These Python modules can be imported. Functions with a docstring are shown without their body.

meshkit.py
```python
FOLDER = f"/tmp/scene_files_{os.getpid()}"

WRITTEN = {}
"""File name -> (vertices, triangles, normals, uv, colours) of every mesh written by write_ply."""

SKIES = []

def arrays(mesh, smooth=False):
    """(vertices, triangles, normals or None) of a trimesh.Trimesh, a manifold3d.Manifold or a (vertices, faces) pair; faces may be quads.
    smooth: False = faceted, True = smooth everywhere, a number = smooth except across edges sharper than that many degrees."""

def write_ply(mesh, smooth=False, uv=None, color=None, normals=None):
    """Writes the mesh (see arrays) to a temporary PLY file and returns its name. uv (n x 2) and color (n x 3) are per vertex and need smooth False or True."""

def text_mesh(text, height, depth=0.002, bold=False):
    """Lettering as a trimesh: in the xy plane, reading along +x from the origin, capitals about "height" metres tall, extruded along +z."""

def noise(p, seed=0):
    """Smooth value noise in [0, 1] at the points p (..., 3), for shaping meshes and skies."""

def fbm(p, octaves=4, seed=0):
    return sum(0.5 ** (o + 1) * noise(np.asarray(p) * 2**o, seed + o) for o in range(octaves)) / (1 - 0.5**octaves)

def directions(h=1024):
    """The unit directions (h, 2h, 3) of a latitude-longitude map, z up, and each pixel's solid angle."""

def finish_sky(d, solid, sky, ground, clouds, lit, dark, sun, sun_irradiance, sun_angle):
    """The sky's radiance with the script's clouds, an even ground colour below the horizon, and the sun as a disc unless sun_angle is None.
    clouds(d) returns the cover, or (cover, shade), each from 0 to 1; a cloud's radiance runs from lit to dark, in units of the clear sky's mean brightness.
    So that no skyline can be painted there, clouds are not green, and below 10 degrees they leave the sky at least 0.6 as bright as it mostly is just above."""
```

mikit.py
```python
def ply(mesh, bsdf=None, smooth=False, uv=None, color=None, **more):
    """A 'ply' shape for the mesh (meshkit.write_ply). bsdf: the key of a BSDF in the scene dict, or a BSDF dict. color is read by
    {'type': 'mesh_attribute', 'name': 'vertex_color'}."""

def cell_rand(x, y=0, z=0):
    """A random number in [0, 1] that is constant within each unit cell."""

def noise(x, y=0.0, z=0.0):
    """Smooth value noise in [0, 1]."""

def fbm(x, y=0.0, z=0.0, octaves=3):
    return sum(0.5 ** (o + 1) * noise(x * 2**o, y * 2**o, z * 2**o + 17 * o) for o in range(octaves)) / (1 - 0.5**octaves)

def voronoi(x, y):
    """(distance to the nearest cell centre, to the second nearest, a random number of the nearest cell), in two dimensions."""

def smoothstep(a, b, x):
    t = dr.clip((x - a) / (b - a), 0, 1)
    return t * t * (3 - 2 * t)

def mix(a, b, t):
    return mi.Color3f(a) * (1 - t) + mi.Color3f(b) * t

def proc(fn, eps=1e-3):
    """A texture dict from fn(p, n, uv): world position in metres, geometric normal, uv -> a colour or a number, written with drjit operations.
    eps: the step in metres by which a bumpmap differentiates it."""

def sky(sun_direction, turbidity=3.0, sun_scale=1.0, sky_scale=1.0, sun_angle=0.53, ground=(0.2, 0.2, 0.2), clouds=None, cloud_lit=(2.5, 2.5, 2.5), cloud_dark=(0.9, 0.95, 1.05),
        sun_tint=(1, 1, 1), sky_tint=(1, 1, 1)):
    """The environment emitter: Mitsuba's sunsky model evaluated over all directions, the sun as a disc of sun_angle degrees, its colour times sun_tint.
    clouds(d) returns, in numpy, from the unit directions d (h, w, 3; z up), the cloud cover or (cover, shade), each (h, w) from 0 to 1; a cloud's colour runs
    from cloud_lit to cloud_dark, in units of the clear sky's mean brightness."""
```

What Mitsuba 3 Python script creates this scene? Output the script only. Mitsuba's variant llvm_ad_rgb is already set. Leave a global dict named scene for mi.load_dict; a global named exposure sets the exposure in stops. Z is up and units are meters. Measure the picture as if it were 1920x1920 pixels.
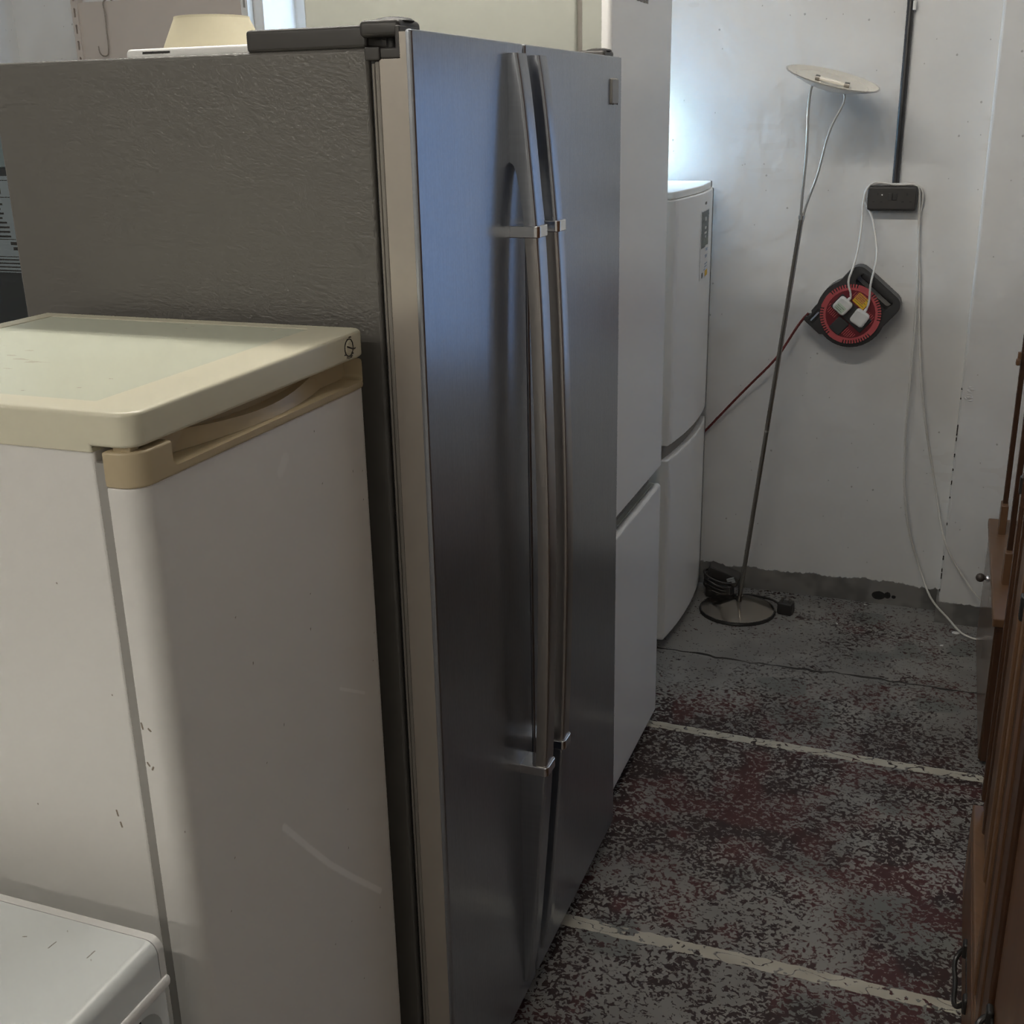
import math, random
import numpy as np
import trimesh
import drjit as dr
import mitsuba as mi
import mikit
import meshkit
import manifold3d as m3
from shapely.geometry import Polygon, Point, LineString, box as sbox
from shapely import affinity
from shapely.ops import unary_union

T = mi.ScalarTransform4f
scene, labels = {}, {}

# ------------------------------------------------------------------ camera, light, exposure
H = 1.6                       # eye height
F = 2170.0                    # focal length in pixels of a 1920 frame


def _axes():
    def d(px, py):
        v = np.array([px - 960.0, py - 960.0, F]); return v / np.linalg.norm(v)
    vz = d(1085, 7270)                       # straight down
    vy = d(1817, 197); vy -= vz * (vy @ vz); vy /= np.linalg.norm(vy)
    vx = np.cross(vy, -vz); vx /= np.linalg.norm(vx)
    return np.array([vx, vy, -vz])


AX = _axes()
EYE = np.array([0, 0, H])
_fw, _up = AX @ np.array([0, 0, 1.0]), AX @ np.array([0, -1.0, 0])
scene['camera'] = {'type': 'perspective', 'fov': 2 * math.degrees(math.atan(960 / F)), 'fov_axis': 'x',
                   'to_world': T().look_at(origin=EYE.tolist(), target=(EYE + _fw).tolist(), up=_up.tolist()),
                   'near_clip': 0.02, 'far_clip': 60.0}
exposure = 0.0
TUBE = (67.5, 63.5, 56.5)          # fluorescent tubes
PANE = (2.2, 3.0, 4.0)             # frosted window panes, daylight behind
BULK = (54.0, 102.0, 160.0)          # cool white bulkhead lamp
PANE2 = (0.30, 0.62, 1.26)


# ------------------------------------------------------------------ helpers
def key_for(name):
    if name not in scene and not any(k.startswith(name + '__') for k in scene): return name
    i = 1
    while True:
        k = f'{name}_{i:03d}'
        if k not in scene and not any(q.startswith(k + '__') for q in scene): return k
        i += 1


def thing(name, label, cat, group=None):
    k = key_for(name)
    labels[k] = {'label': label, 'category': cat}
    if group: labels[k]['group'] = group
    return k


def part(parent, name, mesh, mat, smooth=35, label=None, kind=None, **kw):
    k = key_for(f'{parent}__{name}')
    scene[k] = mikit.ply(mesh, mat, smooth=smooth, **kw)
    d = {}
    if label: d['label'] = label
    if kind: d['kind'] = kind
    if d: labels[k] = d
    return k


def parts(parent, name, meshes, mat, **kw):
    return [part(parent, name, m, mat, **kw) for m in meshes]


def single(name, mesh, mat, label, cat, group=None, smooth=35, **kw):
    k = key_for(name)
    scene[k] = mikit.ply(mesh, mat, smooth=smooth, **kw)
    labels[k] = {'label': label, 'category': cat}
    if group: labels[k]['group'] = group
    return k


def struct(name, mesh, mat, label=None, smooth=False, **kw):
    scene[name] = mikit.ply(mesh, mat, smooth=smooth, **kw)
    labels[name] = {'kind': 'structure'}
    if label: labels[name]['label'] = label
    return name


def cat(*ms):
    return trimesh.util.concatenate([tm(m) for m in ms])


def tm(m):
    if isinstance(m, m3.Manifold):
        q = m.to_mesh(); return trimesh.Trimesh(q.vert_properties[:, :3], q.tri_verts, process=False)
    return m


def bx(x0, x1, y0, y1, z0, z1):
    return trimesh.creation.box(bounds=[[min(x0, x1), min(y0, y1), min(z0, z1)], [max(x0, x1), max(y0, y1), max(z0, z1)]])


def rb(x0, x1, y0, y1, z0, z1, r=0.005, seg=16):
    s = m3.Manifold.sphere(r, seg)
    return m3.Manifold.batch_hull([s.translate((x, y, z)) for x in (x0 + r, x1 - r) for y in (y0 + r, y1 - r) for z in (z0 + r, z1 - r)])


def mbox(x0, x1, y0, y1, z0, z1):
    return m3.Manifold.cube((x1 - x0, y1 - y0, z1 - z0)).translate((x0, y0, z0))


AXM = {'z': np.array([[1, 0, 0], [0, 1, 0], [0, 0, 1.0]]),       # polygon (a, b) -> (x, y), extruded along z
       'y': np.array([[1, 0, 0], [0, 0, -1], [0, 1, 0.0]]),      # polygon (x, z), extruded along y (negated)
       'x': np.array([[0, 0, 1], [1, 0, 0], [0, 1, 0.0]])}       # polygon (y, z), extruded along x


def prism(poly, axis, a, b):
    """Extrude a shapely polygon: axis z: (x,y); axis y: (x,z); axis x: (y,z)."""
    geoms = getattr(poly, 'geoms', [poly])
    out = []
    for g in geoms:
        m = trimesh.creation.extrude_polygon(g, abs(b - a), engine='earcut')
        v = m.vertices
        lo = min(a, b)
        if axis == 'z': w = np.stack([v[:, 0], v[:, 1], v[:, 2] + lo], 1); f = m.faces
        elif axis == 'y': w = np.stack([v[:, 0], v[:, 2] + lo, v[:, 1]], 1); f = m.faces[:, ::-1]
        else: w = np.stack([v[:, 2] + lo, v[:, 0], v[:, 1]], 1); f = m.faces
        out.append(trimesh.Trimesh(w, f, process=False))
    return trimesh.util.concatenate(out)


def rprism(poly, z0, z1, r=0.004, n=3):
    """Convex plan polygon extruded along z with rounded top and bottom edges (hull)."""
    pts = []
    for k in range(n + 1):
        t = k / n * math.pi / 2
        q = poly.buffer(-r * (1 - math.sin(t)), join_style=1)
        c = np.array(q.exterior.coords)[:-1]
        dz = r * (1 - math.cos(t))
        pts += [np.c_[c, np.full(len(c), z0 + dz)], np.c_[c, np.full(len(c), z1 - dz)]]
    return m3.Manifold.hull_points(np.vstack(pts))


def rpoly(x0, x1, y0, y1, r, corners='all', n=6):
    """Rectangle with rounded corners; corners: subset of {'00','10','11','01'} (x index, y index)."""
    out = []
    for cx, cy, a0, tag in ((x1, y1, 0, '11'), (x0, y1, 90, '01'), (x0, y0, 180, '00'), (x1, y0, 270, '10')):
        rr = r if corners == 'all' or tag in corners else 0.0008
        ox = cx - rr if tag[0] == '1' else cx + rr
        oy = cy - rr if tag[1] == '1' else cy + rr
        for k in range(n + 1):
            t = math.radians(a0 + 90 * k / n)
            out.append((ox + rr * math.cos(t), oy + rr * math.sin(t)))
    return Polygon(out)


def loft(secs, caps=True):
    """Closed loops of equal length joined; convex caps."""
    s = np.array(secs); k, n, _ = s.shape
    v = s.reshape(-1, 3)
    f = []
    for i in range(k - 1):
        for j in range(n):
            a, b = i * n + j, i * n + (j + 1) % n
            f += [[a, b, b + n], [a, b + n, a + n]]
    if caps:
        c0, c1 = len(v), len(v) + 1
        v = np.vstack([v, s[0].mean(0), s[-1].mean(0)])
        for j in range(n):
            f.append([c0, (j + 1) % n, j]); f.append([c1, (k - 1) * n + j, (k - 1) * n + (j + 1) % n])
    m = trimesh.Trimesh(v, np.array(f), process=False)
    if m.volume < 0: m.invert()
    return m


def smooth_path(pts, n=60):
    p = np.array(pts, float)
    from scipy.interpolate import PchipInterpolator, CubicSpline
    t = np.r_[0, np.cumsum(np.linalg.norm(np.diff(p, axis=0), axis=1))]
    c = CubicSpline(t, p) if len(p) > 2 else None
    u = np.linspace(0, t[-1], n)
    return c(u) if c is not None else p[0] + (p[1] - p[0]) * (u / t[-1])[:, None]


def tube(path, r, n=10):
    p = np.array(path, float)
    r = np.broadcast_to(np.asarray(r, float), (len(p),))
    t = np.gradient(p, axis=0); t /= np.linalg.norm(t, axis=1, keepdims=True)
    a = np.array([0.3, 0.5, 0.8]); a = a - t[0] * (a @ t[0])
    if np.linalg.norm(a) < 0.1: a = np.array([1.0, 0, 0]) - t[0] * t[0][0]
    a /= np.linalg.norm(a)
    th = np.arange(n) * 2 * math.pi / n
    secs = []
    for i in range(len(p)):
        a = a - t[i] * (a @ t[i]); a /= np.linalg.norm(a)
        b = np.cross(t[i], a)
        secs.append(p[i] + r[i] * (np.cos(th)[:, None] * a + np.sin(th)[:, None] * b))
    return loft(secs)


def lathe(prof, n=48):
    m = trimesh.creation.revolve(np.array(prof, float), sections=n)
    if m.volume < 0: m.invert()
    return m


def place(mesh, M):
    m = tm(mesh).copy(); m.vertices = m.vertices @ M[:3, :3].T + M[:3, 3]
    if np.linalg.det(M[:3, :3]) < 0: m.invert()
    return m


def frame(origin, xaxis, yaxis, zaxis):
    M = np.eye(4); M[:3, 0], M[:3, 1], M[:3, 2], M[:3, 3] = xaxis, yaxis, zaxis, origin
    return M


def align_z(origin, d):
    d = np.array(d, float); d /= np.linalg.norm(d)
    a = np.array([1.0, 0, 0]) if abs(d[0]) < 0.9 else np.array([0, 1.0, 0])
    x = np.cross(a, d); x /= np.linalg.norm(x)
    return frame(origin, x, np.cross(d, x), d)


def cyl(p0, p1, r, n=24):
    p0, p1 = np.array(p0, float), np.array(p1, float)
    L = np.linalg.norm(p1 - p0)
    return place(lathe([[0, 0], [r, 0], [r, L], [0, L]], n), align_z(p0, p1 - p0))


# ------------------------------------------------------------------ materials
noise, fbm, voronoi, smoothstep, mix = mikit.noise, mikit.fbm, mikit.voronoi, mikit.smoothstep, mikit.mix


def rgb(*c): return {'type': 'rgb', 'value': list(c)}


def pr(name, color, rough=0.5, metal=0.0, spec=0.5, **kw):
    d = {'type': 'principled', 'base_color': color if isinstance(color, dict) else rgb(*color), 'roughness': rough if isinstance(rough, dict) else float(rough),
         'metallic': float(metal), 'specular': float(spec), **kw}
    scene[name] = {'type': 'twosided', 'bsdf': d}
    return name


def bump(name, color, rough, fn, scale, eps=1e-3, metal=0.0, spec=0.5, **kw):
    d = {'type': 'principled', 'base_color': color if isinstance(color, dict) else rgb(*color), 'roughness': float(rough), 'metallic': float(metal), 'specular': float(spec), **kw}
    scene[name] = {'type': 'twosided', 'bsdf': {'type': 'bumpmap', 'arbitrary': mikit.proc(fn, eps), 'scale': float(scale), 'bsdf': d}}
    return name


def speck(a, b, freq, size, keep):
    d1, d2, w = voronoi(a * freq, b * freq)
    return (1 - smoothstep(size * 0.6, size, d1)) * dr.select(w < keep, 1.0, 0.0)


def wall_col(p, n, uv):
    u = p.x + p.y * 1.7
    stain = fbm(u * 3.1, p.z * 2.3, 4.0, 3)
    col = mix((0.70, 0.695, 0.685), (0.64, 0.625, 0.605), smoothstep(0.42, 0.72, stain))
    s = dr.maximum(speck(u, p.z, 9.0, 0.035, 0.16), speck(u + 3.1, p.z + 1.7, 26.0, 0.06, 0.06))
    sm = smoothstep(0.66, 0.72, noise(u * 16, p.z * 55, 2.0)) * smoothstep(0.6, 0.72, noise(u * 3.0, p.z * 4.0, 9.0))
    return mix(mix(col, (0.30, 0.29, 0.27), s * 0.7), (0.50, 0.46, 0.41), sm * 0.15)


def wall_h(p, n, uv):
    u = p.x + p.y * 1.7
    return fbm(u * 60, p.z * 60, 3.0, 3) * 0.6 + fbm(u * 11, p.z * 11, 1.0, 2) * 1.6


bump('mat_wall', mikit.proc(wall_col), 0.62, wall_h, 0.0022, eps=2e-3, spec=0.35)
pr('mat_ceiling', (0.66, 0.655, 0.63), 0.8)


def plinth_col(p, n, uv):
    u = p.x + p.y
    a = fbm(u * 14, p.z * 14, 2.0, 3)
    return mix((0.205, 0.198, 0.188), (0.120, 0.117, 0.112), smoothstep(0.4, 0.7, a))


bump('mat_plinth', mikit.proc(plinth_col), 0.6, wall_h, 0.0016, eps=2e-3, spec=0.3)


def floor_col(p, n, uv):
    x, y = p.x, p.y
    wx = x + 0.0045 * (noise(x * 95, y * 95, 1.0) - 0.5) * 2 + 0.002 * (noise(x * 310, y * 310, 5.0) - 0.5) * 2
    wy = y + 0.0045 * (noise(x * 95, y * 95, 7.0) - 0.5) * 2 + 0.002 * (noise(x * 310, y * 310, 9.0) - 0.5) * 2
    fl = 0.60 * noise(wx * 150, wy * 190, 0.5) + 0.40 * noise(wx * 310, wy * 400, 2.5)
    big = fbm(x * 2.1 + 3, y * 2.1, 4.0, 3)
    mid = fbm(x * 11.0, y * 11.0, 6.0, 3)
    far = smoothstep(2.6, 3.35, y)                       # paint has survived better by the wall
    th = 0.500 + (big - 0.5) * 0.22 + (mid - 0.5) * 0.24 - 0.135 * far
    paint = smoothstep(th - 0.02, th + 0.02, fl)
    red = smoothstep(0.47, 0.62, fbm(x * 3.7 + 9, y * 3.7, 8.0, 3) * 0.6 + noise(x * 17, y * 17, 3.0) * 0.4)
    under = mix((0.019, 0.0085, 0.0082), (0.046, 0.013, 0.0135), red)
    grey = mix((0.235, 0.226, 0.213), (0.175, 0.168, 0.159), smoothstep(0.35, 0.7, fbm(x * 6, y * 6, 12.0, 3)))
    green = smoothstep(0.71, 0.76, fbm(x * 5.3 + 1.7, y * 5.3 + 4.4, 15.0, 2))
    grey = mix(grey, (0.10, 0.112, 0.105), green * 0.6)
    col = mix(under, grey, paint)
    # two cream lines painted across the aisle
    e = 0.005 * (noise(x * 60, y * 30, 21.0) - 0.5)
    d1, d2 = dr.abs(y + e - 1.919), dr.abs(y + e - 2.772 + 0.013 * x)
    line = dr.maximum(1 - smoothstep(0.0165, 0.0185, d1), 1 - smoothstep(0.016, 0.018, d2))
    wornl = smoothstep(0.27, 0.31, 0.6 * noise(wx * 75, wy * 110, 30.0) + 0.4 * noise(wx * 150, wy * 190, 31.0))
    crk = smoothstep(0.012, 0.03, dr.abs(noise(x * 22, y * 60, 33.0) - 0.5))
    col = mix(col, mix((0.50, 0.47, 0.40), (0.40, 0.37, 0.31), noise(x * 30, y * 30, 4.0)), line * wornl * crk)
    # screed joint, a crack along x
    c = y - 3.245 + 0.018 * (noise(x * 6.0, 0.0, 41.0) - 0.5) + 0.010 * (noise(x * 37, 0.0, 42.0) - 0.5)
    w = 0.0035 + 0.006 * noise(x * 21, 3.0, 43.0)
    col = mix(col, (0.016, 0.013, 0.012), (1 - smoothstep(w * 0.6, w, dr.abs(c))) * smoothstep(0.2, 0.35, noise(x * 15, 1.0, 44.0)))
    return col


def floor_h(p, n, uv):
    return fbm(p.x * 90, p.y * 90, 1.0, 3) + 1.5 * fbm(p.x * 12, p.y * 12, 2.0, 2)


bump('mat_floor', mikit.proc(floor_col), 0.55, floor_h, 0.0018, eps=2e-3, spec=0.3)


def steel_col(p, n, uv):
    g = noise(p.y * 900 + p.x * 700, p.z * 26, 1.0)
    h = noise(p.y * 330, p.z * 330, 5.0)
    return mix((0.33, 0.35, 0.385), (0.385, 0.405, 0.44), 0.55 * g + 0.45 * h)


pr('mat_steel', mikit.proc(steel_col), 0.26, 0.92)
pr('mat_steel_side', (0.40, 0.365, 0.325), 0.34, 0.45)
bump('mat_body_grey', (0.105, 0.100, 0.092), 0.42, lambda p, n, uv: fbm(p.x * 420, p.z * 420, 2.0, 2), 0.0011, eps=8e-4, spec=0.5)
pr('mat_black_plastic', (0.020, 0.018, 0.017), 0.38)
pr('mat_dark_plastic', (0.022, 0.020, 0.019), 0.42)
pr('mat_gasket', (0.20, 0.185, 0.165), 0.55)
pr('mat_seal', (0.26, 0.25, 0.235), 0.6)
pr('mat_gap', (0.006, 0.006, 0.006), 0.6)
pr('mat_chrome', (0.80, 0.80, 0.80), 0.10, 1.0)
pr('mat_badge', (0.30, 0.29, 0.27), 0.45, 0.5)
pr('mat_handle', (0.42, 0.40, 0.385), 0.27, 0.9)
pr('mat_handle_side', (0.27, 0.245, 0.215), 0.36, 0.8)
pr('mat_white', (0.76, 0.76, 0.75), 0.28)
pr('mat_white_soft', (0.80, 0.785, 0.76), 0.34)
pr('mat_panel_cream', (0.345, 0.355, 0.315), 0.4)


def seg(a, b, ax, ay, bx_, by_, w):
    ex, ey = bx_ - ax, by_ - ay
    t_ = dr.clip(((a - ax) * ex + (b - ay) * ey) / (ex * ex + ey * ey), 0, 1)
    d = dr.sqrt(dr.square(a - ax - t_ * ex) + dr.square(b - ay - t_ * ey))
    return 1 - smoothstep(w * 0.4, w, d)


def freezer_white(p, n, uv):
    s = dr.maximum(speck(p.x + p.y, p.z, 26.0, 0.035, 0.05), speck(p.x + p.y + 2.2, p.z * 0.5, 40.0, 0.05, 0.03))
    col = mix((0.68, 0.665, 0.64), (0.22, 0.19, 0.16), s * 0.8)
    front = dr.select(p.x > -0.6845, 1.0, 0.0)                       # pale scuff and smudges on the door
    sc = mi.Float(0)
    for (y0, z0, y1, z1) in ((1.010, 0.800, 1.060, 0.737), (1.060, 0.737, 1.107, 0.680), (1.107, 0.680, 1.159, 0.625), (1.159, 0.625, 1.235, 0.548)):
        sc = dr.maximum(sc, seg(p.y, p.z, y0, z0, y1, z1, 0.006))
    sc = dr.maximum(sc, seg(p.y, p.z, 1.165, 0.907, 1.227, 0.870, 0.003) * 0.6)
    sc = dr.maximum(sc, seg(p.y, p.z, 1.070, 1.226, 1.082, 1.238, 0.010) * 0.35)
    col = mix(col, (0.86, 0.85, 0.83), sc * front * 0.75)
    edge = mi.Float(0)                                               # chipped paint on the near edge and side
    for (x0, z0, x1, z1) in ((-0.7165, 1.030, -0.7155, 1.024), (-0.7085, 1.025, -0.7065, 1.023), (-0.7155, 0.985, -0.7135, 0.982), (-0.7105, 0.978, -0.709, 0.981), (-0.766, 0.917, -0.765, 0.911), (-0.763, 0.903, -0.762, 0.898)):
        edge = dr.maximum(edge, seg(p.x, p.z, x0, z0, x1, z1, 0.0016))
    return mix(col, (0.16, 0.12, 0.08), edge * dr.select(p.y < 0.84, 0.9, 0.0))


pr('mat_freezer_white', mikit.proc(freezer_white), 0.36)


def lid_col(p, n, uv):
    s = speck(p.x * 0.5, p.y, 30.0, 0.05, 0.10)
    sc = smoothstep(0.80, 0.84, noise(p.x * 40, p.y * 180, 3.0)) * smoothstep(0.55, 0.7, noise(p.x * 7, p.y * 7, 8.0))
    y = fbm(p.x * 5, p.y * 5, 2.0, 2)
    return mix(mix(mix((0.55, 0.575, 0.475), (0.52, 0.53, 0.42), y), (0.35, 0.31, 0.24), s * 0.7), (0.40, 0.37, 0.28), sc * 0.5)


pr('mat_lid_inset', mikit.proc(lid_col), 0.34)
pr('mat_lid_cream', (0.62, 0.59, 0.46), 0.30)
pr('mat_strip_tan', (0.44, 0.36, 0.235), 0.36)
pr('mat_print', (0.03, 0.026, 0.022), 0.6)


def washer_col(p, n, uv):
    s = dr.maximum(speck(p.x, p.y * 0.6, 40.0, 0.04, 0.04), speck((p.x + p.y) * 1.0, (p.x - p.y) * 0.35, 34.0, 0.035, 0.04))
    sc = mi.Float(0)                                                 # scratches on the worktop
    for (x0, y0, x1, y1) in ((-0.751, 0.698, -0.750, 0.707), (-0.706, 0.699, -0.7055, 0.709), (-0.786, 0.703, -0.783, 0.704), (-0.70, 0.60, -0.699, 0.607)):
        sc = dr.maximum(sc, seg(p.x, p.y, x0, y0, x1, y1, 0.0011))
    return mix(mix((0.66, 0.69, 0.69), (0.25, 0.23, 0.20), s * 0.5), (0.20, 0.19, 0.17), sc * 0.8)


pr('mat_washer', mikit.proc(washer_col), 0.32)
pr('mat_washer_rim', (0.70, 0.695, 0.68), 0.3)
pr('mat_lead', (0.62, 0.60, 0.56), 0.45)
pr('mat_plug_white', (0.72, 0.71, 0.69), 0.35)
pr('mat_reel_black', (0.030, 0.030, 0.031), 0.42)
pr('mat_reel_red', (0.13, 0.007, 0.014), 0.38)
pr('mat_reel_rim', (0.47, 0.085, 0.095), 0.36)
pr('mat_yellow', (0.72, 0.45, 0.03), 0.5)
pr('mat_red_flex', (0.12, 0.016, 0.016), 0.5)
pr('mat_paper', (0.72, 0.71, 0.70), 0.7)
pr('mat_paper_grey', (0.34, 0.36, 0.37), 0.5)
pr('mat_sticker_green', (0.055, 0.065, 0.06), 0.4)
pr('mat_sticker_leaf', (0.10, 0.13, 0.09), 0.4)
pr('mat_sticker_blue', (0.30, 0.36, 0.44), 0.4)
pr('mat_dish_steel', (0.62, 0.60, 0.56), 0.24, 0.95)
pr('mat_pole_steel', (0.34, 0.315, 0.285), 0.2, 0.97)
pr('mat_base_steel', (0.40, 0.37, 0.33), 0.10, 1.0)
pr('mat_dish_white', (0.66, 0.62, 0.55), 0.5)
pr('mat_bulb', (0.80, 0.76, 0.68), 0.2)
pr('mat_shade', (0.60, 0.55, 0.40), 0.7)
pr('mat_backboard', (0.52, 0.455, 0.405), 0.55)
pr('mat_upright', (0.66, 0.65, 0.62), 0.45)
pr('mat_wire', (0.20, 0.17, 0.14), 0.4, 0.5)
pr('mat_teal_black', (0.010, 0.014, 0.017), 0.12)
pr('mat_white_trim', (0.62, 0.62, 0.61), 0.5)
pr('mat_brass', (0.075, 0.06, 0.052), 0.4, 0.3)
pr('mat_iron', (0.012, 0.011, 0.010), 0.35)


def wood(name, c0, c1, rough=0.35, sx=30.0):
    def fn(p, n, uv):
        w = 0.03 * noise(p.y * 6 + p.x * 6, p.z * 1.5, 3.0)
        g = fbm((p.x + p.y + w) * sx * 5, p.z * 4.0, 2.0, 3)
        r = noise((p.x - p.y + w) * sx * 0.5, p.z * 1.6, 6.0)
        return mix(c0, c1, dr.clip(0.35 * g + 0.35 * r + 0.1, 0, 1))
    pr(name, mikit.proc(fn), rough)


wood('mat_wood_mid', (0.085, 0.038, 0.016), (0.055, 0.024, 0.010))
wood('mat_wood_dark', (0.050, 0.021, 0.009), (0.028, 0.012, 0.006))
wood('mat_wood_light', (0.135, 0.070, 0.035), (0.095, 0.047, 0.022))
wood('mat_wood_glossy', (0.060, 0.032, 0.018), (0.045, 0.023, 0.012), 0.13)

# ------------------------------------------------------------------ the setting
YW, YP, XL, XR, YB, ZC = 3.83, 3.73, -3.45, 0.86, -2.6, 2.75
XP = 0.063                                        # left edge of the projecting right part of the back wall
WX0, WX1, WZ0, WZ1 = -2.351, -1.25, 1.25, 2.35    # window opening in the back wall


def subdiv_wall(m, n=0):
    return m


struct('floor', bx(XL - 0.3, XR + 0.3, YB - 0.3, YW + 0.6, -0.2, 0.0), 'mat_floor', 'concrete floor with flaking grey paint over dark red and two cream lines')
struct('ceiling', bx(XL - 0.3, XR + 0.3, YB - 0.3, YW + 0.6, ZC, ZC + 0.2), 'mat_ceiling')
struct('wall_left', bx(XL - 0.3, XL, YB, YW + 0.3, 0, ZC), 'mat_wall')
struct('wall_right', bx(XR, XR + 0.3, YB, YW + 0.3, 0, ZC), 'mat_wall')
struct('wall_front', bx(XL, XR, YB - 0.3, YB, 0, ZC), 'mat_wall')
wb = m3.Manifold.cube((XR - XL, 0.3, ZC)).translate((XL, YW, 0)) - mbox(WX0, WX1, YW - 0.05, YW + 0.4, WZ0, WZ1)
struct('wall_back', wb, 'mat_wall', 'rough white painted back wall behind the floor lamp and cable reel')
pil = rb(XP, XR + 0.1, YP, YW + 0.1, -0.1, ZC + 0.1, 0.008)
pil = pil - mbox(0.34, 0.80, YP - 0.05, YP + 0.3, 0.75, 1.80)
struct('wall_pier', pil ^ mbox(0, XR, 3, 4, 0, ZC), 'mat_wall', 'projecting white wall pier right of the hanging leads', smooth=35)

# painted grey plinth with a ragged top
rng = np.random.default_rng(4)


def ragged(x0, x1, z, amp, n):
    xs = np.linspace(x0, x1, n)
    zs = z + amp * (meshkit.fbm(np.c_[xs * 14, xs * 0, xs * 0], 4, 3) - 0.5) * 2 + 0.55 * amp * (meshkit.fbm(np.c_[xs * 120, xs * 0, xs * 0 + 5], 3, 7) - 0.5) * 2
    return Polygon([(x0, 0)] + [(x1, 0)] + list(zip(xs[::-1], zs[::-1])))


struct('baseboard_back', prism(ragged(XL, XP, 0.080, 0.010, 1100), 'y', YW - 0.006, YW + 0.001), 'mat_plinth', 'grey painted plinth band with a ragged upper edge along the back wall')
struct('baseboard_pier', prism(ragged(XP - 0.005, XR, 0.072, 0.006, 220), 'y', YP - 0.006, YP + 0.001), 'mat_plinth', 'grey painted plinth band across the foot of the wall pier')
struct('baseboard_return', bx(XP - 0.006, XP, YP - 0.006, YW, 0, 0.074), 'mat_plinth')

# plaster damage on the pier edge
rg = np.random.default_rng(5)


def flake(cx, cz, w, h, d):
    a = np.sort(rg.uniform(0, 2 * math.pi, 8)); r = rg.uniform(0.55, 1.0, 8)
    o = np.c_[cx + w * r * np.cos(a), np.full(8, YP + 0.002), cz + h * r * np.sin(a)]
    i = np.c_[cx + w * 0.6 * r * np.cos(a), np.full(8, YP) - d * rg.uniform(0.5, 1, 8), cz + h * 0.6 * r * np.sin(a)]
    return m3.Manifold.hull_points(np.vstack([o, i]))


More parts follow.
